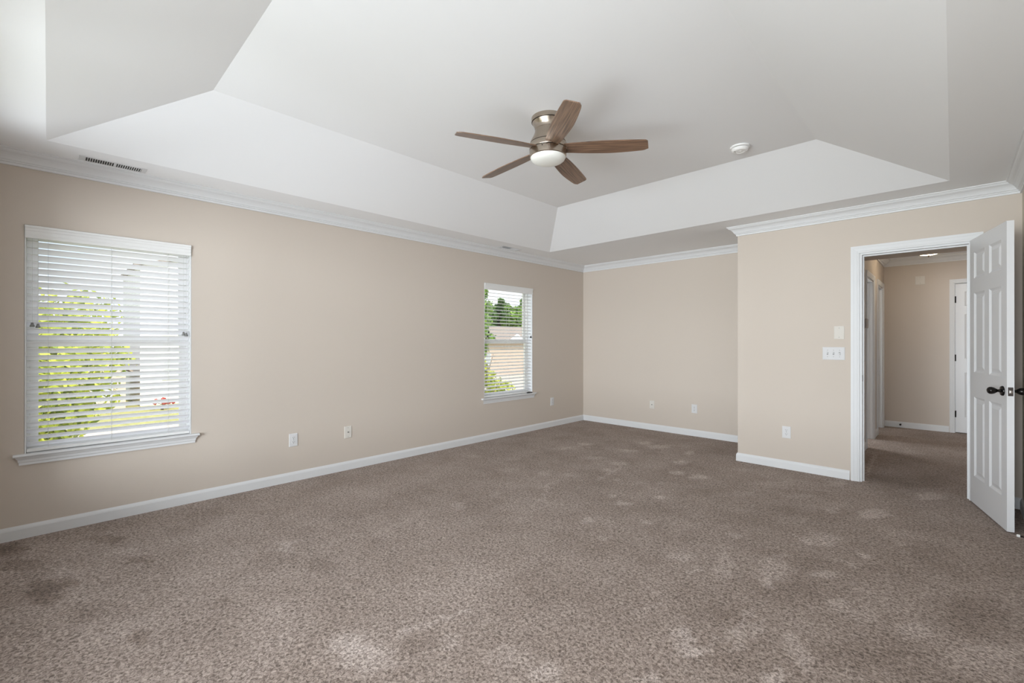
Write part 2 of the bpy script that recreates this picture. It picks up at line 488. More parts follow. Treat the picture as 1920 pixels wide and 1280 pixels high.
# ------------------------------------------------------------------ walls
def wall_with_holes(name, axis, a0, a1, plane0, plane1, z0, z1, holes, mat, label, cat='wall'):
    """solid wall: axis 'x' or 'y' runs a0..a1, thickness plane0..plane1; holes (a,b,za,zb)"""
    bm = bmesh.new()
    As = sorted({a0, a1, *[h[0] for h in holes], *[h[1] for h in holes]})
    Zs = sorted({z0, z1, *[h[2] for h in holes], *[h[3] for h in holes]})

    def solid(i, k):
        if i < 0 or k < 0 or i >= len(As) - 1 or k >= len(Zs) - 1:
            return False
        am, zm = (As[i] + As[i + 1]) / 2, (Zs[k] + Zs[k + 1]) / 2
        return not any(h[0] < am < h[1] and h[2] < zm < h[3] for h in holes)
    cache = {}

    def V(a, p, z):
        key = (round(a, 5), round(p, 5), round(z, 5))
        if key not in cache:
            cache[key] = bm.verts.new((a, p, z) if axis == 'x' else (p, a, z))
        return cache[key]
    for i in range(len(As) - 1):
        for k in range(len(Zs) - 1):
            if not solid(i, k):
                continue
            a, c, z, w = As[i], As[i + 1], Zs[k], Zs[k + 1]
            for p in (plane0, plane1):
                bm.faces.new((V(a, p, z), V(c, p, z), V(c, p, w), V(a, p, w)))
            if not solid(i - 1, k):
                bm.faces.new((V(a, plane0, z), V(a, plane1, z), V(a, plane1, w), V(a, plane0, w)))
            if not solid(i + 1, k):
                bm.faces.new((V(c, plane0, z), V(c, plane1, z), V(c, plane1, w), V(c, plane0, w)))
            if not solid(i, k - 1):
                bm.faces.new((V(a, plane0, z), V(c, plane0, z), V(c, plane1, z), V(a, plane1, z)))
            if not solid(i, k + 1):
                bm.faces.new((V(a, plane0, w), V(c, plane0, w), V(c, plane1, w), V(a, plane1, w)))
    return struct(link(name, bm, mat), label, cat)


W1 = (-0.105, 0.780, 0.520, 2.000)
W2 = (3.850, 4.768, 0.520, 2.000)
DX0, DX1, DZ = -0.600, 0.112, 2.045               # rough door opening
wall_with_holes('wall_left', 'y', YN - WT, YB + WT, XL - WT - 0.04, XL, 0, ZS, [W1, W2], M['wall'], 'long greige wall with the two blind-covered windows')
wall_with_holes('wall_back', 'x', XL, XA + WT, YB, YB + WT, 0, ZS, [], M['wall'], 'greige wall at the back of the alcove')
wall_with_holes('wall_alcove', 'y', YD + WT, YB, XA, XA + WT, 0, ZS, [], M['wall'], 'short greige return wall of the alcove')
wall_with_holes('wall_door', 'x', XA, XR + WT, YD, YD + WT, 0, ZS, [(DX0, DX1, 0, DZ)], M['wall'], 'greige wall holding the doorway to the hall')
wall_with_holes('wall_right', 'y', YN - WT, YD, XR, XR + WT, 0, ZS, [], M['wall'], 'greige wall behind the open white door')
wall_with_holes('wall_near', 'x', XL, XR, YN - WT, YN, 0, ZS, [(-3.70, -2.45, 0.35, 2.2), (-2.25, 0.22, 0.35, 2.2)], M['wall'], 'greige wall behind the camera with two added wide windows')  # openings added and sized to let the fill lamps in

# hall and side room
D1 = (6.760, 7.420, 0, 2.035)
D2 = (7.840, 8.500, 0, 2.035)
wall_with_holes('wall_hall_left', 'y', YD + WT, HB, HL - WT, HL, 0, ZS, [D1, D2], M['hall_wall'], 'hall wall with two doorways seen through the open door')
wall_with_holes('wall_hall_right', 'y', YD + WT, HB, HR, HR + WT, 0, ZS, [], M['hall_wall'], 'right wall of the hall')
HDX0, HDX1 = 0.018, 0.740
wall_with_holes('wall_hall_back', 'x', -3.2, HR + WT, HB, HB + WT, 0, ZS, [(HDX0, HDX1, 0, 2.058)], M['hall_wall'], 'wall at the end of the hall with a white door')
wall_with_holes('wall_side_room', 'x', -3.2, HL - WT, YB + WT, YB + 2 * WT, 0, ZS, [], M['hall_wall'], 'wall of the side room off the hall')
wall_with_holes('wall_side_room_far', 'y', YB + WT, HB, -3.2 - WT, -3.2, 0, ZS, [], M['hall_wall'], 'far wall of the side room off the hall')
wall_with_holes('wall_side_room_divider', 'x', -3.2, HL - WT, 7.6, 7.66, 0, ZS, [], M['hall_wall'], 'wall between the rooms off the hall')
# lowered ceiling just inside the hall door
bm = bmesh.new()
bm_box(bm, HL, HR, YD + WT, 6.40, 2.158, ZS)
struct(link('ceiling_lowered', bm, M['wall']), 'lowered ceiling of the hall just beyond the doorway', 'ceiling')
bm = bmesh.new()
bm_box(bm, -3.32, HR + WT, YB + WT, HB + WT, ZS, ZS + 0.1)
struct(link('ceiling_hall', bm, M['ceiling']), 'white ceiling of the hall', 'ceiling')

# tray ceiling
TX0, TX1, TY0, TY1 = -3.875, -0.016, -0.007, 4.699
UX0, UX1, UY0, UY1 = -3.174, -0.727, 0.691, 3.992
bm = bmesh.new()
ox0, ox1, oy0, oy1 = XL - 0.16, XR + WT, YN - WT, YB + WT
O = [(ox0, oy0), (ox1, oy0), (ox1, oy1), (ox0, oy1)]
L = [(TX0, TY0), (TX1, TY0), (TX1, TY1), (TX0, TY1)]
U = [(UX0, UY0), (UX1, UY0), (UX1, UY1), (UX0, UY1)]
for dz in (0.0, 0.05):
    o_ = [bm.verts.new((*p, ZS + dz)) for p in O]
    l_ = [bm.verts.new((*p, ZS + dz)) for p in L]
    u_ = [bm.verts.new((*p, ZT + dz)) for p in U]
    for i in range(4):
        j = (i + 1) % 4
        bm.faces.new((o_[i], o_[j], l_[j], l_[i]))
        bm.faces.new((l_[i], l_[j], u_[j], u_[i]))
    bm.faces.new(u_)
    if dz == 0:
        lo = o_
    else:
        for i in range(4):
            j = (i + 1) % 4
            bm.faces.new((lo[i], lo[j], o_[j], o_[i]))
struct(link('ceiling', bm, M['ceiling']), 'white tray ceiling with sloped sides', 'ceiling')

# floor: fine grid so that the brushed nap can be stored per vertex
fx0, fx1, fy0, fy1, st = -4.40, 1.10, -0.50, 8.85, 0.0125
nx, ny = int(round((fx1 - fx0) / st)) + 1, int(round((fy1 - fy0) / st)) + 1
gx, gy = np.meshgrid(fx0 + st * np.arange(nx), fy0 + st * np.arange(ny), indexing='ij')
pile = np.zeros_like(gx)
rng = np.random.default_rng(3)
wx = gx + 0.012 * np.sin(gy * 43 + 2 * np.sin(gx * 27)) + 0.008 * np.sin(gx * 81 + gy * 59)
wy = gy + 0.012 * np.sin(gx * 47 + 2 * np.sin(gy * 23)) + 0.008 * np.sin(gy * 77 - gx * 61)
for cx, cy, ux, uy, vx, vy, s in PATCHES:
    det = ux * vy - uy * vx
    dx, dy = wx - cx, wy - cy
    a = (dx * vy - dy * vx) / det
    c = (-dx * uy + dy * ux) / det
    r = np.sqrt(a * a + c * c)
    k = 1 / (1 + np.exp((r - 1.0) * 8))
    pile += k * s * 0.55 if s > 0 else k * s * 0.42
for ax_, ay_, bx_, by_, w, s in STROKES:
    dx, dy = bx_ - ax_, by_ - ay_
    tt = np.clip(((wx - ax_) * dx + (wy - ay_) * dy) / (dx * dx + dy * dy), 0, 1)
    r = np.hypot(wx - ax_ - tt * dx, wy - ay_ - tt * dy) / max(w, 0.014)
    pile += s * 0.48 / (1 + np.exp((r - 1.0) * 4))
pile = np.clip(pile, -0.45, 0.60)
co = np.stack([gx, gy, np.zeros_like(gx)], -1).reshape(-1, 3)
idx = np.arange(nx * ny).reshape(nx, ny)
q = np.stack([idx[:-1, :-1], idx[1:, :-1], idx[1:, 1:], idx[:-1, 1:]], -1).reshape(-1, 4)
me = bpy.data.meshes.new('floor')
me.from_pydata(co.tolist(), [], q.tolist())
at_ = me.attributes.new('pile', 'FLOAT', 'POINT')
at_.data.foreach_set('value', pile.reshape(-1).astype(np.float32))
me.materials.append(M['carpet'])
floor = bpy.data.objects.new('floor', me)
C.objects.link(floor)
struct(floor, 'taupe brown carpet with footprints and vacuum marks', 'carpet')
# slab below, closes the room from outside
bm = bmesh.new()
bm_box(bm, XL - 0.16, HR + WT, YN - WT, HB + WT, -0.25, -0.005)
struct(link('floor_slab', bm, M['concrete']), 'floor slab under the carpet', 'floor')


# ------------------------------------------------------------------ swept mouldings
def sweep(name, prof, p0, p1, nrm, s0, s1, zbase, mat, label=None, kind=True, cat='trim'):
    """prof (d, z) from the wall; ends shifted along the run by s*d (mitre)"""
    p0, p1, nrm = Vector((*p0, 0)), Vector((*p1, 0)), Vector((*nrm, 0))
    t = (p1 - p0).normalized()
    bm = bmesh.new()
    A = [bm.verts.new(p0 + nrm * d + t * (s0 * d) + Vector((0, 0, zbase + z))) for d, z in prof]
    B = [bm.verts.new(p1 + nrm * d - t * (s1 * d) + Vector((0, 0, zbase + z))) for d, z in prof]
    k = len(prof)
    for i in range(k):
        j = (i + 1) % k
        bm.faces.new((A[i], A[j], B[j], B[i]))
    bm.faces.new(A[::-1])
    bm.faces.new(B)
    o = link(name, bm, mat)
    if kind:
        struct(o, label, cat)
    return o


CROWN = [(0, 0), (0.086, 0), (0.086, -0.007), (0.078, -0.010), (0.073, -0.018), (0.066, -0.024), (0.054, -0.030), (0.043, -0.040),
         (0.034, -0.052), (0.028, -0.064), (0.020, -0.068), (0.020, -0.074), (0.012, -0.078), (0.012, -0.092), (0, -0.092)]
BASE = [(0, 0), (0.014, 0), (0.014, 0.062), (0.011, 0.072), (0.006, 0.080), (0.004, 0.084), (0, 0.084)]
runs = [('left', (XL, YN), (XL, YB), (1, 0), 1, 1), ('back', (XL, YB), (XA, YB), (0, -1), 1, 1),
        ('alcove', (XA, YB), (XA, YD), (-1, 0), 1, -1), ('door', (XA, YD), (XR, YD), (0, -1), -1, 1),
        ('right', (XR, YD), (XR, YN), (-1, 0), 1, 1), ('near', (XR, YN), (XL, YN), (0, 1), 1, 1)]
for i, (nm, a, c, nr, s0, s1) in enumerate(runs):
    sweep('trim_%d' % (i + 1), CROWN, a, c, nr, s0, s1, ZS, M['trim'], 'white crown moulding along the %s wall' % nm)
    if nm != 'door':
        sweep('baseboard_%s' % nm, BASE, a, c, nr, s0, s1, 0, M['trim'], 'white baseboard along the %s wall' % nm, cat='baseboard')
sweep('baseboard_door', BASE, (XA, YD), (-0.668, YD), (0, -1), -1, 0, 0, M['trim'], 'white baseboard left of the doorway', cat='baseboard')
sweep('baseboard_door_corner', BASE, (0.180, YD), (XR, YD), (0, -1), 0, 1, 0, M['trim'], 'short white baseboard behind the open door', cat='baseboard')
# hall
sweep('trim_7', CROWN, (HL, 6.40), (HL, HB), (1, 0), 0, 1, ZS, M['trim'], 'hall crown moulding on the left')
sweep('trim_8', CROWN, (HL, HB), (HR, HB), (0, -1), 1, 1, ZS, M['trim'], 'hall crown moulding on the end wall')
sweep('baseboard_hall_left', BASE, (HL, YD + WT), (HL, D1[0] - 0.06), (1, 0), 0, 0, 0, M['trim'], 'hall baseboard before the first doorway', cat='baseboard')
sweep('baseboard_hall_between', BASE, (HL, D1[1] + 0.06), (HL, D2[0] - 0.06), (1, 0), 0, 0, 0, M['trim'], 'hall baseboard between the two doorways', cat='baseboard')
sweep('baseboard_hall_back', BASE, (HL, HB), (HDX0 - 0.055, HB), (0, -1), 1, 0, 0, M['trim'], 'white baseboard on the hall end wall', cat='baseboard')
sweep('baseboard_hall_right', BASE, (HR, HB), (HR, YD + WT), (-1, 0), 1, 0, 0, M['trim'], 'baseboard on the hall right wall', cat='baseboard')


def casing(name, origin, run, nrm, w0, w1, ztop, width=0.063, sides='LTR', label=''):
    """door casing with mitred corners round an opening w0..w1 along run, up to ztop"""
    prof = [(0.0, 0.0), (0.0, 0.009), (0.006, 0.012), (0.014, 0.012), (0.018, 0.014), (0.040, 0.017), (0.046, 0.019), (width, 0.019), (width, 0)]
    o, r, nn, up = Vector(origin), Vector(run), Vector(nrm), Vector((0, 0, 1))
    bm = bmesh.new()
    pts = [(w0, 0, -1, 0), (w0, ztop, -1, 1), (w1, ztop, 1, 1), (w1, 0, 1, 0)]
    rings = []
    for a, z, sa, sz in pts:
        rings.append([bm.verts.new(o + r * (a + sa * d) + up * (z + sz * d) + nn * h) for d, h in prof])
    k = len(prof)
    segs = []
    if 'L' in sides:
        segs.append((0, 1))
    if 'T' in sides:
        segs.append((1, 2))
    if 'R' in sides:
        segs.append((2, 3))
    for a, c in segs:
        for i in range(k):
            j = (i + 1) % k
            bm.faces.new((rings[a][i], rings[a][j], rings[c][j], rings[c][i]))
    bm.faces.new(rings[0])
    bm.faces.new(rings[3][::-1])
    return struct(link(name, bm, M['trim']), label, 'trim')


def jamb(name, axis, a0, a1, p0, p1, ztop, label, stop=True, t=0.018):
    bm = bmesh.new()

    def bx(x0, x1, y0, y1, z0, z1):
        if axis == 'x':
            bm_box(bm, x0, x1, y0, y1, z0, z1)
        else:
            bm_box(bm, y0, y1, x0, x1, z0, z1)
    bx(a0, a0 + t, p0, p1, 0, ztop - t)
    bx(a1 - t, a1, p0, p1, 0, ztop - t)
    bx(a0, a1, p0, p1, ztop - t, ztop)
    if stop:
        m0, m1 = p0 + (p1 - p0) * 0.36, p0 + (p1 - p0) * 0.62
        bx(a0 + t, a0 + t + 0.011, m0, m1, 0, ztop - t - 0.011)
        bx(a1 - t - 0.011, a1 - t, m0, m1, 0, ztop - t - 0.011)
        bx(a0 + t, a1 - t, m0, m1, ztop - t - 0.011, ztop - t)
    return struct(link(name, bm, M['trim']), label, 'door frame')


E_ = 0.0015
jamb('trim_9', 'x', DX0 + E_, DX1 - E_, YD + E_, YD + WT - E_, DZ - E_, 'white jamb lining the bedroom doorway')
casing('trim_10', (0, YD, 0), (1, 0, 0), (0, -1, 0), DX0 + 0.004, DX1 - 0.004, DZ - 0.004, label='white casing round the bedroom doorway')
casing('trim_11', (0, YD + WT, 0), (1, 0, 0), (0, 1, 0), DX0 + 0.004, DX1 - 0.004, DZ - 0.004, label='white casing on the hall side of the doorway')
jamb('trim_12', 'y', D1[0] + E_, D1[1] - E_, HL - WT + E_, HL - E_, D1[3] - E_, 'jamb of the first doorway on the hall left')
casing('trim_13', (HL, 0, 0), (0, 1, 0), (1, 0, 0), D1[0] + 0.004, D1[1] - 0.004, D1[3] - 0.004, label='casing round the first doorway on the hall left')
jamb('trim_14', 'y', D2[0] + E_, D2[1] - E_, HL - WT + E_, HL - E_, D2[3] - E_, 'jamb of the second doorway on the hall left')
casing('trim_15', (HL, 0, 0), (0, 1, 0), (1, 0, 0), D2[0] + 0.004, D2[1] - 0.004, D2[3] - 0.004, label='casing round the second doorway on the hall left')
jamb('trim_16', 'x', HDX0 + E_, HDX1 - E_, HB + E_, HB + WT - E_, 2.058 - E_, 'jamb of the closed door at the hall end', stop=False, t=0.006)
casing('trim_17', (0, HB, 0), (1, 0, 0), (0, -1, 0), HDX0 + 0.002, HDX1 - 0.002, 2.056, width=0.052, label='casing round the closed door at the hall end')


# ------------------------------------------------------------------ doors
def door_leaf(w, h, t, both=True):
    """six-panel leaf, hinge edge at x=0, face A at y=0, face B at y=t"""
    bm = bmesh.new()
    xs = [0, 0.127 * w, 0.437 * w, 0.563 * w, 0.873 * w, w]
    zs = [0, 0.212, 0.822, 1.008, 1.618, 1.728, h - 0.105, h]
    panel = lambda i, k: i in (1, 3) and k in (1, 3, 5)
    for side, y in ((0, 0.0), (1, t)):
        sgn = 1 if side == 0 else -1
        for i in range(5):
            for k in range(7):
                a, c, z, u = xs[i], xs[i + 1], zs[k], zs[k + 1]
                if not panel(i, k):
                    f = [bm.verts.new(p) for p in ((a, y, z), (c, y, z), (c, y, u), (a, y, u))]
                    bm.faces.new(f)
                    continue
                rings = []
                for ins, dep in ((0, 0), (0.006, 0.004), (0.016, 0.009), (0.024, 0.009), (0.046, 0.002)):
                    yy = y + sgn * dep
                    rings.append([bm.verts.new(p) for p in ((a + ins, yy, z + ins), (c - ins, yy, z + ins), (c - ins, yy, u - ins), (a + ins, yy, u - ins))])
                for R, S in zip(rings, rings[1:]):
                    for q_ in range(4):
                        r_ = (q_ + 1) % 4
                        bm.faces.new((R[q_], R[r_], S[r_], S[q_]))
                bm.faces.new(rings[-1])
    for f in (((0, 0, 0), (0, t, 0), (0, t, h), (0, 0, h)), ((w, 0, 0), (w, t, 0), (w, t, h), (w, 0, h)),
              ((0, 0, 0), (w, 0, 0), (w, t, 0), (0, t, 0)), ((0, 0, h), (w, 0, h), (w, t, h), (0, t, h))):
        bm.faces.new([bm.verts.new(p) for p in f])
    bmesh.ops.remove_doubles(bm, verts=bm.verts, dist=1e-5)
    return bm


def knob_prof():
    return [(0, 0), (0.033, 0), (0.033, 0.004), (0.030, 0.009), (0.016, 0.011), (0.011, 0.014), (0.009, 0.022), (0.009, 0.026),
            (0.014, 0.032), (0.021, 0.042), (0.0245, 0.054), (0.0235, 0.064), (0.018, 0.072), (0.008, 0.0765), (0, 0.077)]


# open bedroom door: hinge at (0.097, 5.055), opened about 103 degrees
DW, DH, DT = 0.686, 2.035, 0.035
d_dir = Vector((0.2537 - 0.0975, 4.390 - 5.058, 0)).normalized()
door_1 = link('door_1', door_leaf(DW, DH, DT), M['door'], None)
struct(door_1, 'open white six-panel door with black knobs', 'door')
door_1.location = (0.0975, 5.054, 0.008)
door_1.rotation_euler = (0, 0, math.atan2(d_dir.y, d_dir.x))
bm = bmesh.new()
bm_lathe(bm, knob_prof(), 32, (DW - 0.062, 0, 0.915), (0, -1, 0))
link('door_knob', bm, M['black'], door_1, True, 35)
bm = bmesh.new()
bm_lathe(bm, knob_prof(), 32, (DW - 0.062, DT, 0.915), (0, 1, 0))
link('door_knob', bm, M['black'], door_1, True, 35)
bm = bmesh.new()
bm_box(bm, DW, DW + 0.0016, 0.005, 0.030, 0.887, 0.944, 0.0006, 1)
lp = link('latch_plate', bm, M['bronze'], door_1)
bm = bmesh.new()
bm_box(bm, DW + 0.001, DW + 0.009, 0.0105, 0.0245, 0.906, 0.924, 0.002)
link('latch_bolt', bm, M['steel'], lp)
for z in (0.20, 1.00, 1.80):
    bm = bmesh.new()
    bm_cyl(bm, (-0.006, DT + 0.004, z), (-0.006, DT + 0.004, z + 0.09), 0.0055, seg=12)
    bm_box(bm, -0.0015, 0.0, 0.003, DT, z, z + 0.09)
    link('hinge', bm, M['black'], door_1)

# strike plate on the left jamb
bm = bmesh.new()
bm_box(bm, DX0 + 0.0195, DX0 + 0.0215, YD + 0.006, YD + 0.034, 0.895, 0.952, 0.0005, 1)
sp_ = link('strike_plate', bm, M['bronze'])
tag(sp_, 'small dark bronze strike plate on the left jamb of the open doorway', 'strike plate')

# closed door at the hall end
door_2 = link('door_2', door_leaf(HDX1 - HDX0 - 0.018, 2.035, 0.035), M['door'], None)
struct(door_2, 'closed white six-panel door at the end of the hall', 'door')
door_2.location = (HDX0 + 0.009, HB + 0.012, 0.010)
for z in (0.25, 1.02, 1.82):
    bm = bmesh.new()
    bm_cyl(bm, (-0.003, -0.006, z - 0.045), (-0.003, -0.006, z + 0.045), 0.0075, seg=12)
    bm_box(bm, -0.003, 0.008, -0.003, 0.001, z - 0.045, z + 0.045)
    link('hinge', bm, M['black'], door_2)
bm = bmesh.new()
bm_lathe(bm, knob_prof(), 24, (0.64, 0, 0.915), (0, -1, 0))
link('door_knob', bm, M['black'], door_2, True, 35)
bm = bmesh.new()
bm_box(bm, HDX0, HDX1, HB + 0.06, HB + 0.10, 0.0, 2.05)  # near-black panel painted as the shade behind the door
struct(link('dark_backing', bm, M['hollow']), 'dark sheet standing in for the unlit space behind the closed hall door', 'wall')

# door stops
t_ = thing('door_stop', 'spring door stop with white rubber tip on the carpet edge behind the open door', 'door stop', (XR - 0.014, 4.20, 0.048))
bm = bmesh.new()
pts = []
turns, nseg = 11, 12
for i in range(turns * nseg + 1):
    a = 2 * math.pi * i / nseg
    pts.append(Vector((-0.006 - 0.055 * i / (turns * nseg), 0.006 * math.cos(a), 0.006 * math.sin(a))))
for a, c in zip(pts, pts[1:]):
    bm_cyl(bm, a, c, 0.0014, seg=6)
link('spring', bm, M['black'], t_)
bm = bmesh.new()
bm_cyl(bm, (-0.0005, 0, 0), (-0.008, 0, 0), 0.010, 0.007)
link('base', bm, M['black'], t_)
bm = bmesh.new()
bm_lathe(bm, [(0, 0), (0.0085, 0), (0.009, 0.006), (0.008, 0.014), (0, 0.016)], 16, (-0.060, 0, 0), (-1, 0, 0))
link('rubber_tip', bm, M['rubber'], t_)
t_ = thing('door_stop', 'small black door stop on the white baseboard at the hall end', 'door stop', (-0.545, HB - 0.014, 0.050))
bm = bmesh.new()
bm_cyl(bm, (0, -0.0005, 0), (0, -0.055, 0), 0.010, 0.009)
link('post', bm, M['black'], t_)
bm = bmesh.new()
bm_cyl(bm, (0, -0.055, 0), (0, -0.068, 0), 0.013, 0.012)
link('rubber_tip', bm, M['black'], t_)


# ------------------------------------------------------------------ windows with blinds
def make_window(name, w, label, n_):
    y0, y1, z0, z1 = w
    xo, xi = XL - 0.150, XL - 0.085           # outer / inner faces of the vinyl frame
    bm = bmesh.new()
    f = 0.022
    bm_box(bm, xo, xi, y0, y0 + f, z0, z1)
    bm_box(bm, xo, xi, y1 - f, y1, z0, z1)
    bm_box(bm, xo, xi, y0 + f, y1 - f, z1 - f, z1)
    bm_box(bm, xo, xi, y0 + f, y1 - f, z0, z0 + f)
    root = struct(link(name, bm, M['vinyl']), label, 'window')
    zm = 1.255
    s = 0.040
    for nm, a, c, zz0, zz1 in (('upper_sash', xo + 0.004, xo + 0.030, zm - 0.02, z1 - f), ('lower_sash', xo + 0.032, xo + 0.060, z0 + f, zm + 0.022)):
        bm = bmesh.new()
        bm_box(bm, a, c, y0 + f, y0 + f + s, zz0, zz1, 0.002, 1)
        bm_box(bm, a, c, y1 - f - s, y1 - f, zz0, zz1, 0.002, 1)
        bm_box(bm, a, c, y0 + f + s, y1 - f - s, zz1 - s, zz1)
        bm_box(bm, a, c, y0 + f + s, y1 - f - s, zz0, zz0 + s)
        sash = link(nm, bm, M['vinyl'], root)
        bm = bmesh.new()
        xm = (a + c) / 2
        bm_box(bm, xm - 0.002, xm + 0.002, y0 + f + s - 0.004, y1 - f - s + 0.004, zz0 + s - 0.004, zz1 - s + 0.004)
        link('pane', bm, M['glass'], sash)
    # white reveal lining
    bm = bmesh.new()
    e = 0.0015
    bm_box(bm, xi, XL + 0.001, y0 + e, y0 + 0.008, z0 + 0.012, z1 - e)
    bm_box(bm, xi, XL + 0.001, y1 - 0.008, y1 - e, z0 + 0.012, z1 - e)
    bm_box(bm, xi, XL + 0.001, y0 + 0.008, y1 - 0.008, z1 - 0.008, z1 - e)
    link('reveal', bm, M['trim'], root)
    # stool
    bm = bmesh.new()
    bm_box(bm, xi, XL, y0 + e, y1 - e, z0 + e, z0 + 0.016)
    prof = [(0.0, 0.0), (0.032, 0.0), (0.037, 0.003), (0.038, 0.009), (0.034, 0.014), (0.028, 0.016), (0.0, 0.016)]
    A = [bm.verts.new((XL + 0.0005 + d, y0 - 0.048, z0 + z)) for d, z in prof]
    B = [bm.verts.new((XL + 0.0005 + d, y1 + 0.048, z0 + z)) for d, z in prof]
    for i in range(len(prof)):
        j = (i + 1) % len(prof)
        bm.faces.new((A[i], A[j], B[j], B[i]))
    bm.faces.new(A[::-1])
    bm.faces.new(B)
    link('window_stool', bm, M['trim'], root)
    # apron with returned ends, narrowing downwards
    bm = bmesh.new()
    prof = [(0.0005, 0.0), (0.030, -0.001), (0.024, -0.012), (0.018, -0.020), (0.016, -0.034), (0.012, -0.040), (0.012, -0.054), (0.0005, -0.054)]
    A = [bm.verts.new((XL + d, y0 - 0.012 - d * 0.9, z0 + z)) for d, z in prof]
    B = [bm.verts.new((XL + d, y1 + 0.012 + d * 0.9, z0 + z)) for d, z in prof]
    for i in range(len(prof)):
        j = (i + 1) % len(prof)
        bm.faces.new((A[i], A[j], B[j], B[i]))
    bm.faces.new(A[::-1])
    bm.faces.new(B)
    link('apron', bm, M['trim'], root)
    return root


for nm, x0, x1, lb in (('added_window_3', -3.70, -2.45, 'added window in the wall behind the camera, left'), ('added_window_4', -2.25, 0.22, 'added wide window in the wall behind the camera, right')):
    bm = bmesh.new()  # unseen windows, added to admit the main fill light
    ya, yb, f = YN - WT + 0.012, YN - WT + 0.062, 0.04
    bm_box(bm, x0, x0 + f, ya, yb, 0.35, 2.2)
    bm_box(bm, x1 - f, x1, ya, yb, 0.35, 2.2)
    bm_box(bm, x0 + f, x1 - f, ya, yb, 2.2 - f, 2.2)
    bm_box(bm, x0 + f, x1 - f, ya, yb, 0.35, 0.35 + f)
    if x1 - x0 > 2:
        bm_box(bm, (x0 + x1) / 2 - 0.03, (x0 + x1) / 2 + 0.03, ya, yb, 0.35 + f, 2.2 - f)
    wf = struct(link(nm, bm, M['vinyl']), lb, 'window')
    for k in range(2 if x1 - x0 > 2 else 1):
        a_ = x0 + f if k == 0 else (x0 + x1) / 2 + 0.03
        c_ = (x0 + x1) / 2 - 0.03 if (k == 0 and x1 - x0 > 2) else x1 - f
        bm = bmesh.new()
        bm_box(bm, a_, c_, ya + 0.02, ya + 0.024, 0.35 + f, 2.2 - f)
        link('pane', bm, M['glass'], wf)
make_window('window_1', W1, 'near white double-hung window in the left wall', 1)
make_window('window_2', W2, 'far white double-hung window near the room corner', 2)


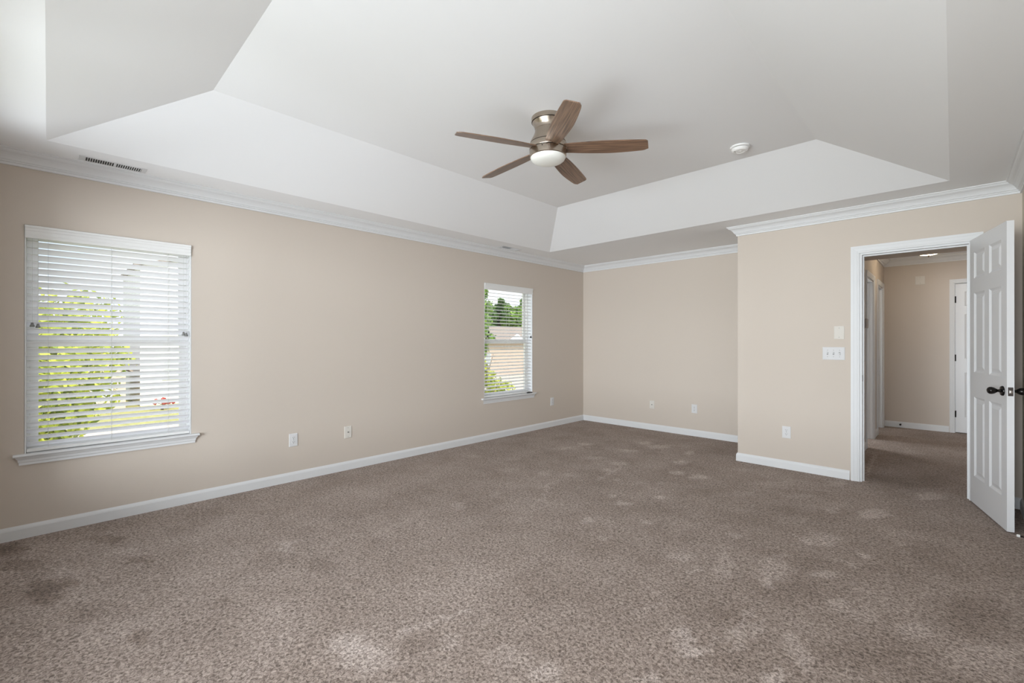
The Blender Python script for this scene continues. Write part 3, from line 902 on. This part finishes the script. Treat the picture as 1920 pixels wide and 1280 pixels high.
def make_blind(w, tilt, label, tassels, dark):
    y0, y1, z0, z1 = w
    yc = (y0 + y1) / 2
    xc = XL - 0.036
    g = 0.010
    root = thing('window_blind', label, 'blind', (xc, yc, z0 + 0.016))
    O_ = Vector((xc, yc, z0 + 0.016))
    hw = (y1 - y0) / 2 - g
    zt = z1 - z0 - 0.016          # local z of opening top
    # head rail
    bm = bmesh.new()
    bm_box(bm, -0.028, 0.024, -hw, hw, zt - 0.052, zt - 0.010)
    link('head_rail', bm, M['vinyl'], root)
    # moulded valance with returned ends
    bm = bmesh.new()
    vf = 0.036 + 0.004
    prof = [(vf, zt - 0.084), (vf + 0.008, zt - 0.084), (vf + 0.008, zt - 0.064), (vf + 0.005, zt - 0.060), (vf + 0.005, zt - 0.040), (vf + 0.008, zt - 0.034),
            (vf + 0.010, zt - 0.022), (vf + 0.014, zt - 0.016), (vf + 0.014, zt - 0.004), (vf, zt - 0.004)]
    A = [bm.verts.new((d, -hw - 0.006, z)) for d, z in prof]
    B = [bm.verts.new((d, hw + 0.006, z)) for d, z in prof]
    for i in range(len(prof)):
        j = (i + 1) % len(prof)
        bm.faces.new((A[i], A[j], B[j], B[i]))
    bm.faces.new(A[::-1])
    bm.faces.new(B)
    link('valance', bm, M['vinyl'], root)
    # slats: gently crowned, tilted
    bm = bmesh.new()
    pitch, depth, th = 0.0432, 0.050, 0.0026
    zlow = 0.050
    nsl = int((zt - 0.070 - zlow) / pitch) + 1
    ct, stt = math.cos(tilt), math.sin(tilt)
    for k in range(nsl):
        zc = zlow + k * pitch
        top, bot = [], []
        for q_ in range(7):
            u = (q_ / 6 - 0.5) * depth
            crown = 0.0022 * (1 - (2 * u / depth) ** 2)
            for lst, off in ((top, th / 2), (bot, -th / 2)):
                v = crown + off
                lst.append((u * ct - v * stt, zc + u * stt + v * ct))
        ring = top + bot[::-1]
        jj = 0.0015 * math.sin(k * 2.3)
        A = [bm.verts.new((d, -hw + jj, z)) for d, z in ring]
        B = [bm.verts.new((d, hw + jj * 0.5, z)) for d, z in ring]
        for i in range(len(ring)):
            j = (i + 1) % len(ring)
            bm.faces.new((A[i], A[j], B[j], B[i]))
        bm.faces.new(A[::-1])
        bm.faces.new(B)
    link('slats', bm, M['slat'], root, True, 40)
    # bottom rail
    bm = bmesh.new()
    bm_box(bm, -0.025, 0.025, -hw, hw, 0.004, 0.024, 0.003)
    link('bottom_rail', bm, M['vinyl'], root)
    # ladder cords
    for yy in (-hw * 0.775, 0.0 if dark else hw * -0.05, hw * 0.70):
        bm = bmesh.new()
        for xx in (-0.027, 0.027):
            bm_cyl(bm, (xx, yy, 0.02), (xx, yy, zt - 0.052), 0.0009, seg=6)
        for k in range(nsl):
            zc = zlow + k * pitch - 0.003
            bm_cyl(bm, (-0.027 * ct, yy, zc - 0.027 * stt), (0.027 * ct, yy, zc + 0.027 * stt), 0.0006, seg=4)
        link('ladder_cord', bm, M['cord'], root)
    for yy, zz in tassels:
        ly, lz = yy - yc, zz - (z0 + 0.016)
        bm = bmesh.new()
        bm_cyl(bm, (0.033, ly, lz), (0.033, ly, zt - 0.052), 0.0008, seg=6)
        pc = link('pull_cord', bm, M['cord'], root)
        bm = bmesh.new()
        bm_lathe(bm, [(0, 0.0), (0.004, 0), (0.0065, -0.002), (0.0065, -0.008), (0.0075, -0.011), (0.0115, -0.020), (0.012, -0.026), (0.009, -0.028), (0, -0.028)], 18, (0.033, ly, lz + 0.002))
        link('tassel', bm, M['tassel_dark'] if dark else M['tassel'], pc, True, 40)
    return root


make_blind(W1, math.radians(36.5), 'white faux-wood blind with closed-looking slats on the wide near window', [(-0.070, 1.372), (-0.044, 1.366), (0.730, 1.325), (0.747, 1.318)], False)
make_blind(W2, math.radians(-13), 'white faux-wood blind with nearly level slats on the far window', [(3.930, 1.385), (3.915, 1.335), (4.735, 1.330)], True)

# small black latch lying on the far stool
bm = bmesh.new()
bm_box(bm, XL + 0.004, XL + 0.030, 4.640, 4.735, 0.5365, 0.549, 0.003)
bm_box(bm, XL + 0.008, XL + 0.026, 4.655, 4.690, 0.548, 0.5545, 0.002)
tag(link('cord_cleat', bm, M['tassel_dark']), 'small black plastic piece lying on the right end of the far windowsill', 'cleat')


# ------------------------------------------------------------------ wall plates: local x = right, y = out of the wall (towards -y), z = up
def plate_body(w, h, mat, root):
    bm = bmesh.new()
    prof = ((0, 0), (0.0, 0.0035), (0.003, 0.0055), (0.006, 0.006))
    rings = []
    for ins, d in prof:
        a, c = w / 2 - ins, h / 2 - ins
        rings.append([bm.verts.new(p) for p in ((-a, -d, -c), (a, -d, -c), (a, -d, c), (-a, -d, c))])
    for R, S in zip(rings, rings[1:]):
        for i in range(4):
            j = (i + 1) % 4
            bm.faces.new((R[i], R[j], S[j], S[i]))
    bm.faces.new(rings[-1])
    bm.faces.new(rings[0][::-1])
    return link('cover_plate', bm, mat, root)


def screw(root, x, z):
    bm = bmesh.new()
    bm_lathe(bm, [(0, 0), (0.0032, 0), (0.0030, 0.0012), (0, 0.0016)], 14, (x, -0.0058, z), (0, -1, 0))
    link('screw', bm, M['screw'], root, True, 40)


def outlet(label, loc, rz, group='duplex outlets on the walls'):
    root = thing('power_outlet', label, 'outlet', loc, (0, 0, rz), group)
    plate_body(0.074, 0.116, M['plate'], root)
    screw(root, 0, 0)
    for zc in (0.0195, -0.0195):
        bm = bmesh.new()
        n_ = 28
        ring0, ring1 = [], []
        for i in range(n_):
            a = 2 * math.pi * i / n_
            x_, z_ = 0.017 * math.cos(a), max(-0.0135, min(0.0135, 0.017 * math.sin(a)))
            ring0.append(bm.verts.new((x_, -0.005, zc + z_)))
            ring1.append(bm.verts.new((x_ * 0.96, -0.0078, zc + z_ * 0.96)))
        for i in range(n_):
            j = (i + 1) % n_
            bm.faces.new((ring0[i], ring0[j], ring1[j], ring1[i]))
        bm.faces.new(ring1)
        rc = link('receptacle', bm, M['plate'], root)
        bm = bmesh.new()
        bm_box(bm, -0.0077, -0.0052, -0.0082, -0.0070, zc + 0.000, zc + 0.0085)
        bm_box(bm, 0.0052, 0.0077, -0.0082, -0.0070, zc + 0.001, zc + 0.0080)
        bm_cyl(bm, (0, -0.0070, zc - 0.0070), (0, -0.0082, zc - 0.0070), 0.0028, seg=12)
        link('slots', bm, M['slot'], rc)
    return root


def coax(label, loc, rz):
    root = thing('cable_jack', label, 'cable jack', loc, (0, 0, rz), 'cable jack plates on the walls')
    plate_body(0.074, 0.116, M['ivory'], root)
    screw(root, 0, 0.042)
    screw(root, 0, -0.042)
    bm = bmesh.new()
    bm_cyl(bm, (0, -0.005, 0), (0, -0.008, 0), 0.0075, seg=6)
    bm_cyl(bm, (0, -0.008, 0), (0, -0.016, 0), 0.0048, seg=16)
    link('connector', bm, M['tassel'], root)
    return root


RZL = math.radians(90)       # plates on the left wall face +x
outlet('white power outlet on the left wall, right of the near window', (XL, 1.540, 0.369), RZL)
coax('ivory cable jack plate on the left wall beside a power outlet', (XL, 2.052, 0.367), RZL)
outlet('white power outlet low on the left wall between far window and corner', (XL, 5.205, 0.369), RZL)
coax('ivory cable jack plate on the back alcove wall', (-3.060, YB, 0.359), 0)
outlet('white power outlet on the back alcove wall, right of the cable plate', (-2.456, YB, 0.361), 0)
outlet('white power outlet on the wall left of the open doorway', (-1.172, YD, 0.361), 0)

# blank plate and three-gang switch by the doorway
root = thing('blank_plate', 'ivory blank cover plate above the light switches by the doorway', 'cover plate', (-0.747, YD, 1.334))
plate_body(0.078, 0.122, M['ivory'], root)
screw(root, 0, 0.042)
screw(root, 0, -0.042)
root = thing('light_switch', 'white three-gang light switch plate left of the open doorway', 'light switch', (-0.789, YD, 1.142))
plate_body(0.170, 0.118, M['plate'], root)
for gx_, up_ in ((-0.046, 1), (0, 1), (0.046, -1)):
    screw(root, gx_, 0.030)
    screw(root, gx_, -0.030)
    bm = bmesh.new()
    bm_box(bm, gx_ - 0.0062, gx_ + 0.0062, -0.0068, -0.0058, -0.0135, 0.0135)
    bz = link('bezel', bm, M['screw'], root)
    bm = bmesh.new()
    vs = bm_box(bm, gx_ - 0.0042, gx_ + 0.0042, -0.017, -0.006, -0.006, 0.006)
    for v in vs:
        if v.co.y < -0.01:
            v.co.z = v.co.z * 0.7 + up_ * 0.006
    link('toggle', bm, M['plate'], bz)

# hall wall devices
root = thing('thermostat', 'small grey thermostat on the hall wall beside the first doorway', 'thermostat', (HL, 6.56, 1.462), (0, 0, RZL))
bm = bmesh.new()
bm_box(bm, -0.085, 0.060, -0.036, -0.0005, -0.052, 0.052, 0.005)
link('body', bm, M['taupe_plastic'], root)
bm = bmesh.new()
bm_box(bm, -0.035, 0.035, -0.0375, -0.0355, -0.010, 0.030)
link('display', bm, M['screen'], root)
root = thing('blank_plate', 'square off-white blank plate high on the hall end wall', 'cover plate', (-0.333, HB, 2.128))
plate_body(0.105, 0.118, M['ivory'], root)
screw(root, 0, 0.042)
screw(root, 0, -0.042)


# ------------------------------------------------------------------ ceiling vents
def vent(label, loc):
    root = thing('ceiling_vent', label, 'vent', loc, (0, 0, 0), 'white air registers in the soffit')
    lx, ly = 0.052, 0.172
    bm = bmesh.new()
    o_ = [(-lx, -ly), (lx, -ly), (lx, ly), (-lx, ly)]
    i_ = [(-lx + 0.011, -ly + 0.028), (lx - 0.011, -ly + 0.028), (lx - 0.011, ly - 0.028), (-lx + 0.011, ly - 0.028)]
    R0 = [bm.verts.new((*p, -0.0005)) for p in o_]
    R1 = [bm.verts.new((p[0] * 0.98, p[1] * 0.99, -0.0035)) for p in o_]
    R2 = [bm.verts.new((*p, -0.0042)) for p in i_]
    R3 = [bm.verts.new((*p, -0.0015)) for p in i_]
    for R, S in ((R0, R1), (R1, R2), (R2, R3)):
        for a in range(4):
            c = (a + 1) % 4
            bm.faces.new((R[a], R[c], S[c], S[a]))
    link('frame', bm, M['trim'], root)
    bm = bmesh.new()
    bm_box(bm, -lx + 0.011, lx - 0.011, -ly + 0.026, ly - 0.026, -0.0018, -0.0006)
    link('duct_opening', bm, M['hollow'], root)
    bm = bmesh.new()
    y_ = -ly + 0.028
    k = 0
    while y_ < ly - 0.03:
        mid = abs(y_) < 0.006
        lean = 0.004 if y_ < 0 else -0.004
        w_ = 0.008 if mid else 0.0022
        vs = bm_box(bm, -lx + 0.011, lx - 0.011, y_, y_ + w_, -0.0041, -0.0015)
        for v in vs:
            if v.co.z > -0.003:
                v.co.y += lean * 0.5
        y_ += 0.0118
        k += 1
    link('louvres', bm, M['trim'], root)
    bm = bmesh.new()
    bm_box(bm, -0.003, 0.003, -ly + 0.012, -ly + 0.022, -0.014, -0.006, 0.001)
    link('damper_lever', bm, M['trim'], root)
    return root


vent('white air register in the soffit above the near window', (XL + 0.172, 0.313, ZS))
vent('white air register in the soffit above the far window', (XL + 0.172, 4.150, ZS))

# smoke detector
t_ = thing('smoke_detector', 'round white smoke detector on the flat tray ceiling', 'smoke detector', (-1.176, 3.730, ZT))
bm = bmesh.new()
bm_lathe(bm, [(0, -0.0003), (0.068, -0.0003), (0.070, -0.004), (0.068, -0.012), (0.060, -0.013), (0, -0.013)], 40)
link('base', bm, M['detector'], t_, True, 30)
bm = bmesh.new()
bm_lathe(bm, [(0, -0.013), (0.0555, -0.013), (0.0555, -0.0165), (0, -0.0165)], 40)
link('vent_gap', bm, M['slot'], t_)
bm = bmesh.new()
bm_lathe(bm, [(0, -0.016), (0.060, -0.016), (0.061, -0.020), (0.058, -0.030), (0.050, -0.038), (0.034, -0.041), (0.030, -0.038), (0.014, -0.038), (0.012, -0.041), (0, -0.042)], 40)
link('cover', bm, M['detector'], t_, True, 30)
bm = bmesh.new()
bm_cyl(bm, (-0.028, -0.030, -0.0385), (-0.028, -0.030, -0.0415), 0.005, seg=12)
link('indicator', bm, M['screen'], t_)

# ------------------------------------------------------------------ ceiling fan
FX, FY = -1.955, 2.355
fan = thing('ceiling_fan', 'brushed nickel flush-mount ceiling fan with five walnut blades and a light', 'ceiling fan', (FX, FY, ZT))
zt_ = lambda z: z - ZT
bm = bmesh.new()
bm_lathe(bm, [(0, -0.0003), (0.112, -0.0003), (0.1125, -0.004), (0.1115, -0.028), (0.108, -0.030)], 64)
link('canopy', bm, M['nickel'], fan, True, 30)
bm = bmesh.new()
bm_lathe(bm, [(0.108, -0.030), (0.106, -0.034), (0.098, -0.046), (0.092, -0.060), (0.0885, -0.076), (0.0880, -0.080), (0.0870, -0.081), (0.0870, -0.083), (0.0880, -0.084),
              (0.0895, -0.096), (0.095, -0.114), (0.104, -0.132), (0.114, -0.150), (0.120, -0.164), (0.1225, -0.172), (0.1195, -0.1725)], 64)
link('motor_housing', bm, M['nickel'], fan, True, 30)
for ring in ([(0.115, -0.171), (0.1195, -0.1725), (0.1195, -0.176), (0.115, -0.177)],
             [(0.115, -0.213), (0.1205, -0.214), (0.1205, -0.218), (0.115, -0.219)],
             [(0.110, -0.029), (0.1085, -0.0305), (0.1075, -0.0325), (0.104, -0.034)]):
    bm = bmesh.new()
    bm_lathe(bm, ring, 64)
    link('groove_ring', bm, M['groove'], fan, True, 30)
bm = bmesh.new()
bm_lathe(bm, [(0.1195, -0.1755), (0.1245, -0.177), (0.1255, -0.180), (0.1255, -0.210), (0.1245, -0.213), (0.1195, -0.2145)], 64)
link('blade_hub', bm, M['nickel'], fan, True, 30)
bm = bmesh.new()
bm_lathe(bm, [(0.1195, -0.2175), (0.1245, -0.219), (0.1255, -0.222), (0.1240, -0.250), (0.1225, -0.262), (0.1190, -0.266), (0.112, -0.266)], 64)
lk = link('light_kit', bm, M['nickel'], fan, True, 30)
bm = bmesh.new()
bm_lathe(bm, [(0.1185, -0.263), (0.1175, -0.270), (0.112, -0.280), (0.100, -0.290), (0.080, -0.298), (0.050, -0.3035), (0.020, -0.305), (0, -0.3052)], 64)
link('lens', bm, M['lens'], lk, True)
a = math.radians(-68)
bm = bmesh.new()
bm_cyl(bm, (0.1235 * math.cos(a), 0.1235 * math.sin(a), -0.228), (0.1262 * math.cos(a), 0.1262 * math.sin(a), -0.228), 0.0035, seg=12)
link('screw', bm, M['groove'], lk)


def blade_mesh():
    """blade along +X from r=0.105 to r=0.66, pitched 12.5 deg with the +Y edge down"""
    bm = bmesh.new()
    N = 40
    top, bot, half = [], [], []
    r0, r1 = 0.100, 0.645
    lead, trail = [], []
    for i in range(N + 1):
        s = i / N
        x = r0 + (r1 - r0) * s
        wl_ = 0.045 + 0.022 * math.sin(min(1, s / 0.62) * math.pi / 2) - 0.020 * max(0, (s - 0.55) / 0.45) ** 1.6
        wt_ = 0.045 + 0.016 * math.sin(min(1, s / 0.55) * math.pi / 2) - 0.006 * max(0, (s - 0.6) / 0.4) ** 2
        if s > 0.955:
            q_ = (s - 0.955) / 0.045
            wl_ -= 0.016 * (1 - math.sqrt(max(0, 1 - q_ * q_)))
            wt_ -= 0.012 * (1 - math.sqrt(max(0, 1 - q_ * q_)))
        lead.append((x + 0.012 * (s > 0.999), wl_))
        trail.append((x, -wt_))
    outline = lead + trail[::-1]
    th = 0.0055
    pc = math.radians(-12.5)

    def P(x, y, z):
        return (x, y * math.cos(pc) - z * math.sin(pc), y * math.sin(pc) + z * math.cos(pc))
    K = 8
    grid = {}
    for side, z in ((0, th / 2), (1, -th / 2)):
        for i in range(N + 1):
            for k in range(K + 1):
                t = k / K
                x = lead[i][0] * (1 - t) + trail[i][0] * t
                y = lead[i][1] * (1 - t) + trail[i][1] * t
                grid[side, i, k] = bm.verts.new(P(x, y, z))
        for i in range(N):
            for k in range(K):
                bm.faces.new((grid[side, i, k], grid[side, i + 1, k], grid[side, i + 1, k + 1], grid[side, i, k + 1]))
    for i in range(N):
        for k in (0, K):
            bm.faces.new((grid[0, i, k], grid[0, i + 1, k], grid[1, i + 1, k], grid[1, i, k]))
    for k in range(K):
        for i in (0, N):
            bm.faces.new((grid[0, i, k], grid[0, i, k + 1], grid[1, i, k + 1], grid[1, i, k]))
    return bm


b0 = link('blade', blade_mesh(), M['blade'], fan)
for k in range(5):
    o = b0 if k == 0 else b0.copy()
    if k:
        C.objects.link(o)
        o.parent = fan
    o.location = (0, 0, zt_(2.552))
    o.rotation_euler = (0, math.radians(2.2), math.radians(34 + 72 * k))

# hall flush light
hl = thing('ceiling_light', 'lit round glass flush-mount light on the hall ceiling', 'ceiling light', (-0.215, 7.64, ZS))
bm = bmesh.new()
bm_lathe(bm, [(0, -0.0005), (0.15, -0.0005), (0.152, -0.02), (0.14, -0.030), (0, -0.03)], 40)
link('base', bm, M['nickel'], hl, True, 30)
bm = bmesh.new()
bm_lathe(bm, [(0.140, -0.030), (0.138, -0.060), (0.122, -0.092), (0.088, -0.114), (0.045, -0.125), (0.012, -0.128), (0, -0.128)], 40)
link('glass_bowl', bm, M['bowl'], hl, True)
bm = bmesh.new()
bm_lathe(bm, [(0, -0.127), (0.010, -0.128), (0.012, -0.133), (0.006, -0.139), (0.008, -0.145), (0.004, -0.151), (0, -0.152)], 20)
link('finial', bm, M['bronze'], hl, True)

# ------------------------------------------------------------------ outdoors
GZ = -3.0


def place_flat(name, poly, z, mat):
    bm = bmesh.new()
    top = [bm.verts.new((*p, z)) for p in poly]
    low = [bm.verts.new((*p, z - 0.15)) for p in poly]
    bm.faces.new(top)
    bm.faces.new(low[::-1])
    for i in range(len(poly)):
        j = (i + 1) % len(poly)
        bm.faces.new((top[i], top[j], low[j], low[i]))
    return link(name, bm, mat)


g_ = place_flat('lawn', [(-160, -90), (-4.8, -90), (-4.8, 170), (-160, 170)], GZ, M['lawn'])
struct(g_, 'yellow-green lawn outside the windows', 'lawn')
d_ = place_flat('driveway', [(-19, 13.5), (-14.5, 17), (-26, 34), (-45, 52), (-52, 46), (-33, 30)], GZ + 0.03, M['concrete'])
struct(d_, 'pale concrete driveway seen through the far window', 'driveway')
d_ = place_flat('bounce_ground', [(-4.8, -90), (60, -90), (60, 170), (-4.8, 170)], GZ, M['paving'])  # unseen ground added in neutral grey to keep bounced light neutral
struct(d_, 'added pale grey paving round the house, out of view, for neutral bounce light', 'paving')
d_ = place_flat('street', [(-29, -30), (-21.5, -30), (-21.5, 3.2), (-24, 6.0), (-29, 6.0)], GZ + 0.02, M['concrete'])
struct(d_, 'pale street seen through the near window', 'street')


def tree(name, label, cx, cy, base, ztop, rad, n_leaf, size, mat, seed, low, clumps=26, group=None):
    rs = np.random.default_rng(seed)
    root = thing(name, label, 'tree', (cx, cy, base), (0, 0, 0), group)
    H = ztop - base
    lowz = low - base
    bm = bmesh.new()
    bm_cyl(bm, (0, 0, -0.05), (0.1, 0.05, H * 0.55), 0.05 * rad + 0.05, 0.02 * rad + 0.02, seg=10)
    for k in range(7):
        a = k * 2.4
        z_ = H * (0.30 + 0.07 * k)
        bm_cyl(bm, (0.05, 0.03, z_), (0.55 * rad * math.cos(a), 0.55 * rad * math.sin(a), z_ + 0.2 * H), 0.02 * rad + 0.012, 0.008, seg=6)
    link('trunk', bm, M['bark'], root)
    cz, rz = (lowz + H) / 2, (H - lowz) / 2
    u = rs.normal(size=(clumps, 3))
    u /= np.linalg.norm(u, axis=1)[:, None]
    cc = u * rs.uniform(0.35, 0.82, (clumps, 1)) * np.array([rad, rad, rz]) + np.array([0, 0, cz])
    which = rs.integers(0, clumps, n_leaf)
    cr = rs.uniform(0.25, 0.42, clumps) * min(rad, rz)
    v = rs.normal(size=(n_leaf, 3))
    v /= np.linalg.norm(v, axis=1)[:, None]
    pos = cc[which] + v * (cr[which] * rs.uniform(0.55, 1.0, n_leaf))[:, None]
    nrm = v + rs.normal(scale=0.6, size=(n_leaf, 3))
    nrm /= np.linalg.norm(nrm, axis=1)[:, None]
    t1 = np.cross(nrm, rs.normal(size=(n_leaf, 3)))
    t1 /= np.linalg.norm(t1, axis=1)[:, None]
    t2 = np.cross(nrm, t1)
    s_ = (size * rs.uniform(0.6, 1.3, n_leaf))[:, None]
    vs = np.stack([pos + t1 * s_, pos + t2 * s_ * 0.5, pos - t1 * s_, pos - t2 * s_ * 0.5], 1).reshape(-1, 3)
    fs = np.arange(n_leaf * 4).reshape(-1, 4)
    me = bpy.data.meshes.new('foliage')
    me.from_pydata(vs.tolist(), [], fs.tolist())
    me.materials.append(mat)
    o = bpy.data.objects.new('foliage', me)
    C.objects.link(o)
    o.parent = root
    return root


tree('maple_tree', 'yellow-green tree filling the left part of the near window', -13.5, -0.35, GZ, 2.75, 1.75, 9000, 0.10, M['leaf_yellow'], 1, -1.9, 40)
tree('broadleaf_tree', 'green tree rising at the left edge of the far window', -34.2, 30.0, GZ, 8.2, 2.0, 7000, 0.17, M['leaf_mid'], 2, -1.5, 34)
tree('shrub', 'yellow-green bush at the lower left of the far window', -11.5, 10.45, GZ, 1.15, 1.05, 6000, 0.07, M['leaf_yellow'], 5, -2.2, 30)
tree('shrub', 'low green bush at the foot of the far window view', -9.5, 9.0, GZ, -0.75, 0.85, 4000, 0.07, M['leaf_mid'], 6, -2.9, 24)
far = []
for az, r__, top_, rad_ in ((50.6, 95, 10.2, 2.65), (47.4, 95, 11.0, 2.65), (44.2, 95, 10.4, 2.65), (41.0, 95, 11.4, 2.65), (49.0, 104, 12.2, 2.9), (45.8, 104, 13.0, 2.9), (42.6, 104, 12.4, 2.9)):
    far.append((-r__ * math.sin(math.radians(az)), r__ * math.cos(math.radians(az)), top_, rad_))
names_far = ['leftmost tree of the front row in the distant tree line', 'second tree from the left in the front row of the distant tree line',
             'third tree from the left in the front row of the distant tree line', 'rightmost tree of the front row in the distant tree line',
             'rear tree at the left of the distant tree line', 'tallest rear tree in the middle of the distant tree line', 'rear tree at the right of the distant tree line']
for i, (x_, y_, zt2, r_) in enumerate(far):
    tree('forest_tree', names_far[i], x_, y_, GZ, zt2, r_, 9000, 0.42, M['leaf_dark'] if i % 2 else M['leaf_mid'], 20 + i, GZ + 1.0, 34, 'trees of the distant tree line')
tree('forest_tree', 'pale green tree behind the near window, left of the white house', -52, -2.0, GZ, 4.6, 4.0, 5000, 0.32, M['leaf_mid'], 40, GZ + 1.0, 34)


def gable_house(name, label, cx, cy, rz, L_, Wd, eave, ridge, wall, roof, win):
    """ridge along local X; L_ length, Wd width, heights over ground"""
    root = thing(name, label, 'house', (cx, cy, GZ), (0, 0, rz))
    bm = bmesh.new()
    a, c = L_ / 2, Wd / 2
    base = [bm.verts.new(p) for p in ((-a, -c, 0), (a, -c, 0), (a, c, 0), (-a, c, 0))]
    top = [bm.verts.new(p) for p in ((-a, -c, eave), (a, -c, eave), (a, c, eave), (-a, c, eave))]
    r0, r1 = bm.verts.new((-a, 0, ridge)), bm.verts.new((a, 0, ridge))
    for i in range(4):
        j = (i + 1) % 4
        bm.faces.new((base[i], base[j], top[j], top[i]))
    bm.faces.new((top[0], r0, top[3]))
    bm.faces.new((top[1], top[2], r1))
    link('walls', bm, wall, root)
    bm = bmesh.new()
    ov, t = 0.35, 0.14
    dz = (ridge - eave) / c * ov
    for sgn in (1, -1):
        q_ = [(-a - ov, sgn * (c + ov), eave - dz), (a + ov, sgn * (c + ov), eave - dz), (a + ov, 0, ridge), (-a - ov, 0, ridge)]
        A = [bm.verts.new((x, y, z + 0.02)) for x, y, z in q_]
        B = [bm.verts.new((x, y, z + 0.02 + t)) for x, y, z in q_]
        bm.faces.new(A)
        bm.faces.new(B)
        for i in range(4):
            j = (i + 1) % 4
            bm.faces.new((A[i], A[j], B[j], B[i]))
    link('roof', bm, roof, root)
    for (side, u, z, w_, h_) in win:
        f = thing_part_window(side, u, z, w_, h_, a, c, root)
    return root


def thing_part_window(side, u, z, w_, h_, a, c, root):
    def boxes(d0, d1, uu0, uu1, z0, z1, bm):
        if side == 'y-':
            bm_box(bm, uu0, uu1, -c - d1, -c - d0, z0, z1)
        elif side == 'y+':
            bm_box(bm, uu0, uu1, c + d0, c + d1, z0, z1)
        elif side == 'x+':
            bm_box(bm, a + d0, a + d1, uu0, uu1, z0, z1)
        else:
            bm_box(bm, -a - d1, -a - d0, uu0, uu1, z0, z1)
    bm = bmesh.new()
    e = 0.09
    boxes(0, 0.06, u - w_ / 2 - e, u - w_ / 2, z - h_ / 2 - e, z + h_ / 2 + e, bm)
    boxes(0, 0.06, u + w_ / 2, u + w_ / 2 + e, z - h_ / 2 - e, z + h_ / 2 + e, bm)
    boxes(0, 0.06, u - w_ / 2, u + w_ / 2, z + h_ / 2, z + h_ / 2 + e, bm)
    boxes(0, 0.06, u - w_ / 2, u + w_ / 2, z - h_ / 2 - e, z - h_ / 2, bm)
    boxes(0, 0.05, u - w_ / 2, u + w_ / 2, z - 0.03, z + 0.03, bm)
    f = link('window', bm, M['trim'], root)
    bm = bmesh.new()
    boxes(0.005, 0.03, u - w_ / 2, u + w_ / 2, z - h_ / 2, z + h_ / 2, bm)
    link('pane', bm, M['ext_glass'], f)
    return f


# white two-storey neighbour behind the near window: its side wall faces us
gable_house('neighbour_house', 'white-sided two-storey house at the right of the near window', -43.2, 8.55, 0, 9.6, 8.6, 9.3, 10.4, M['white_siding'], M['shingle'],
            [('x+', -2.6, 5.4, 0.9, 1.3), ('x+', 0.6, 5.4, 0.9, 1.3), ('x+', -2.6, 2.4, 0.9, 1.3)])
gable_house('garage', 'low beige garage beside the white house outside the near window', -40.5, 1.9, 0, 7, 3.0, 2.6, 4.1, M['beige_siding'], M['shingle'],
            [('x+', 0.4, 1.4, 0.8, 0.9)])
# house with the long grey-brown roof behind the far window
hs = gable_house('bungalow', 'bungalow with a broad grey-brown roof seen through the far window', -45.5, 45.0, math.radians(38), 17, 12, 4.1, 6.2, M['beige_siding'], M['shingle'],
                 [('y-', -5.0, 2.0, 1.1, 1.3), ('y-', -1.5, 2.0, 1.1, 1.3)])
# small white gabled dormer near the eave
bm = bmesh.new()
q0 = [(1.4, -5.6, 4.2), (3.4, -5.6, 4.2), (3.4, -5.6, 4.45), (2.4, -5.6, 5.25), (1.4, -5.6, 4.45)]
A = [bm.verts.new(p) for p in q0]
B = [bm.verts.new((p[0], -2.8, p[2])) for p in q0]
bm.faces.new(A)
bm.faces.new(B[::-1])
for i in range(5):
    j = (i + 1) % 5
    bm.faces.new((A[i], A[j], B[j], B[i]))
link('dormer', bm, M['trim'], hs)

# low red-leaved shrub by the white house
tree('shrub', 'small red-leaved bush low in front of the white house', -35.5, 5.0, GZ, GZ + 0.75, 0.75, 1500, 0.06, M['leaf_red'], 44, GZ + 0.1, 12)
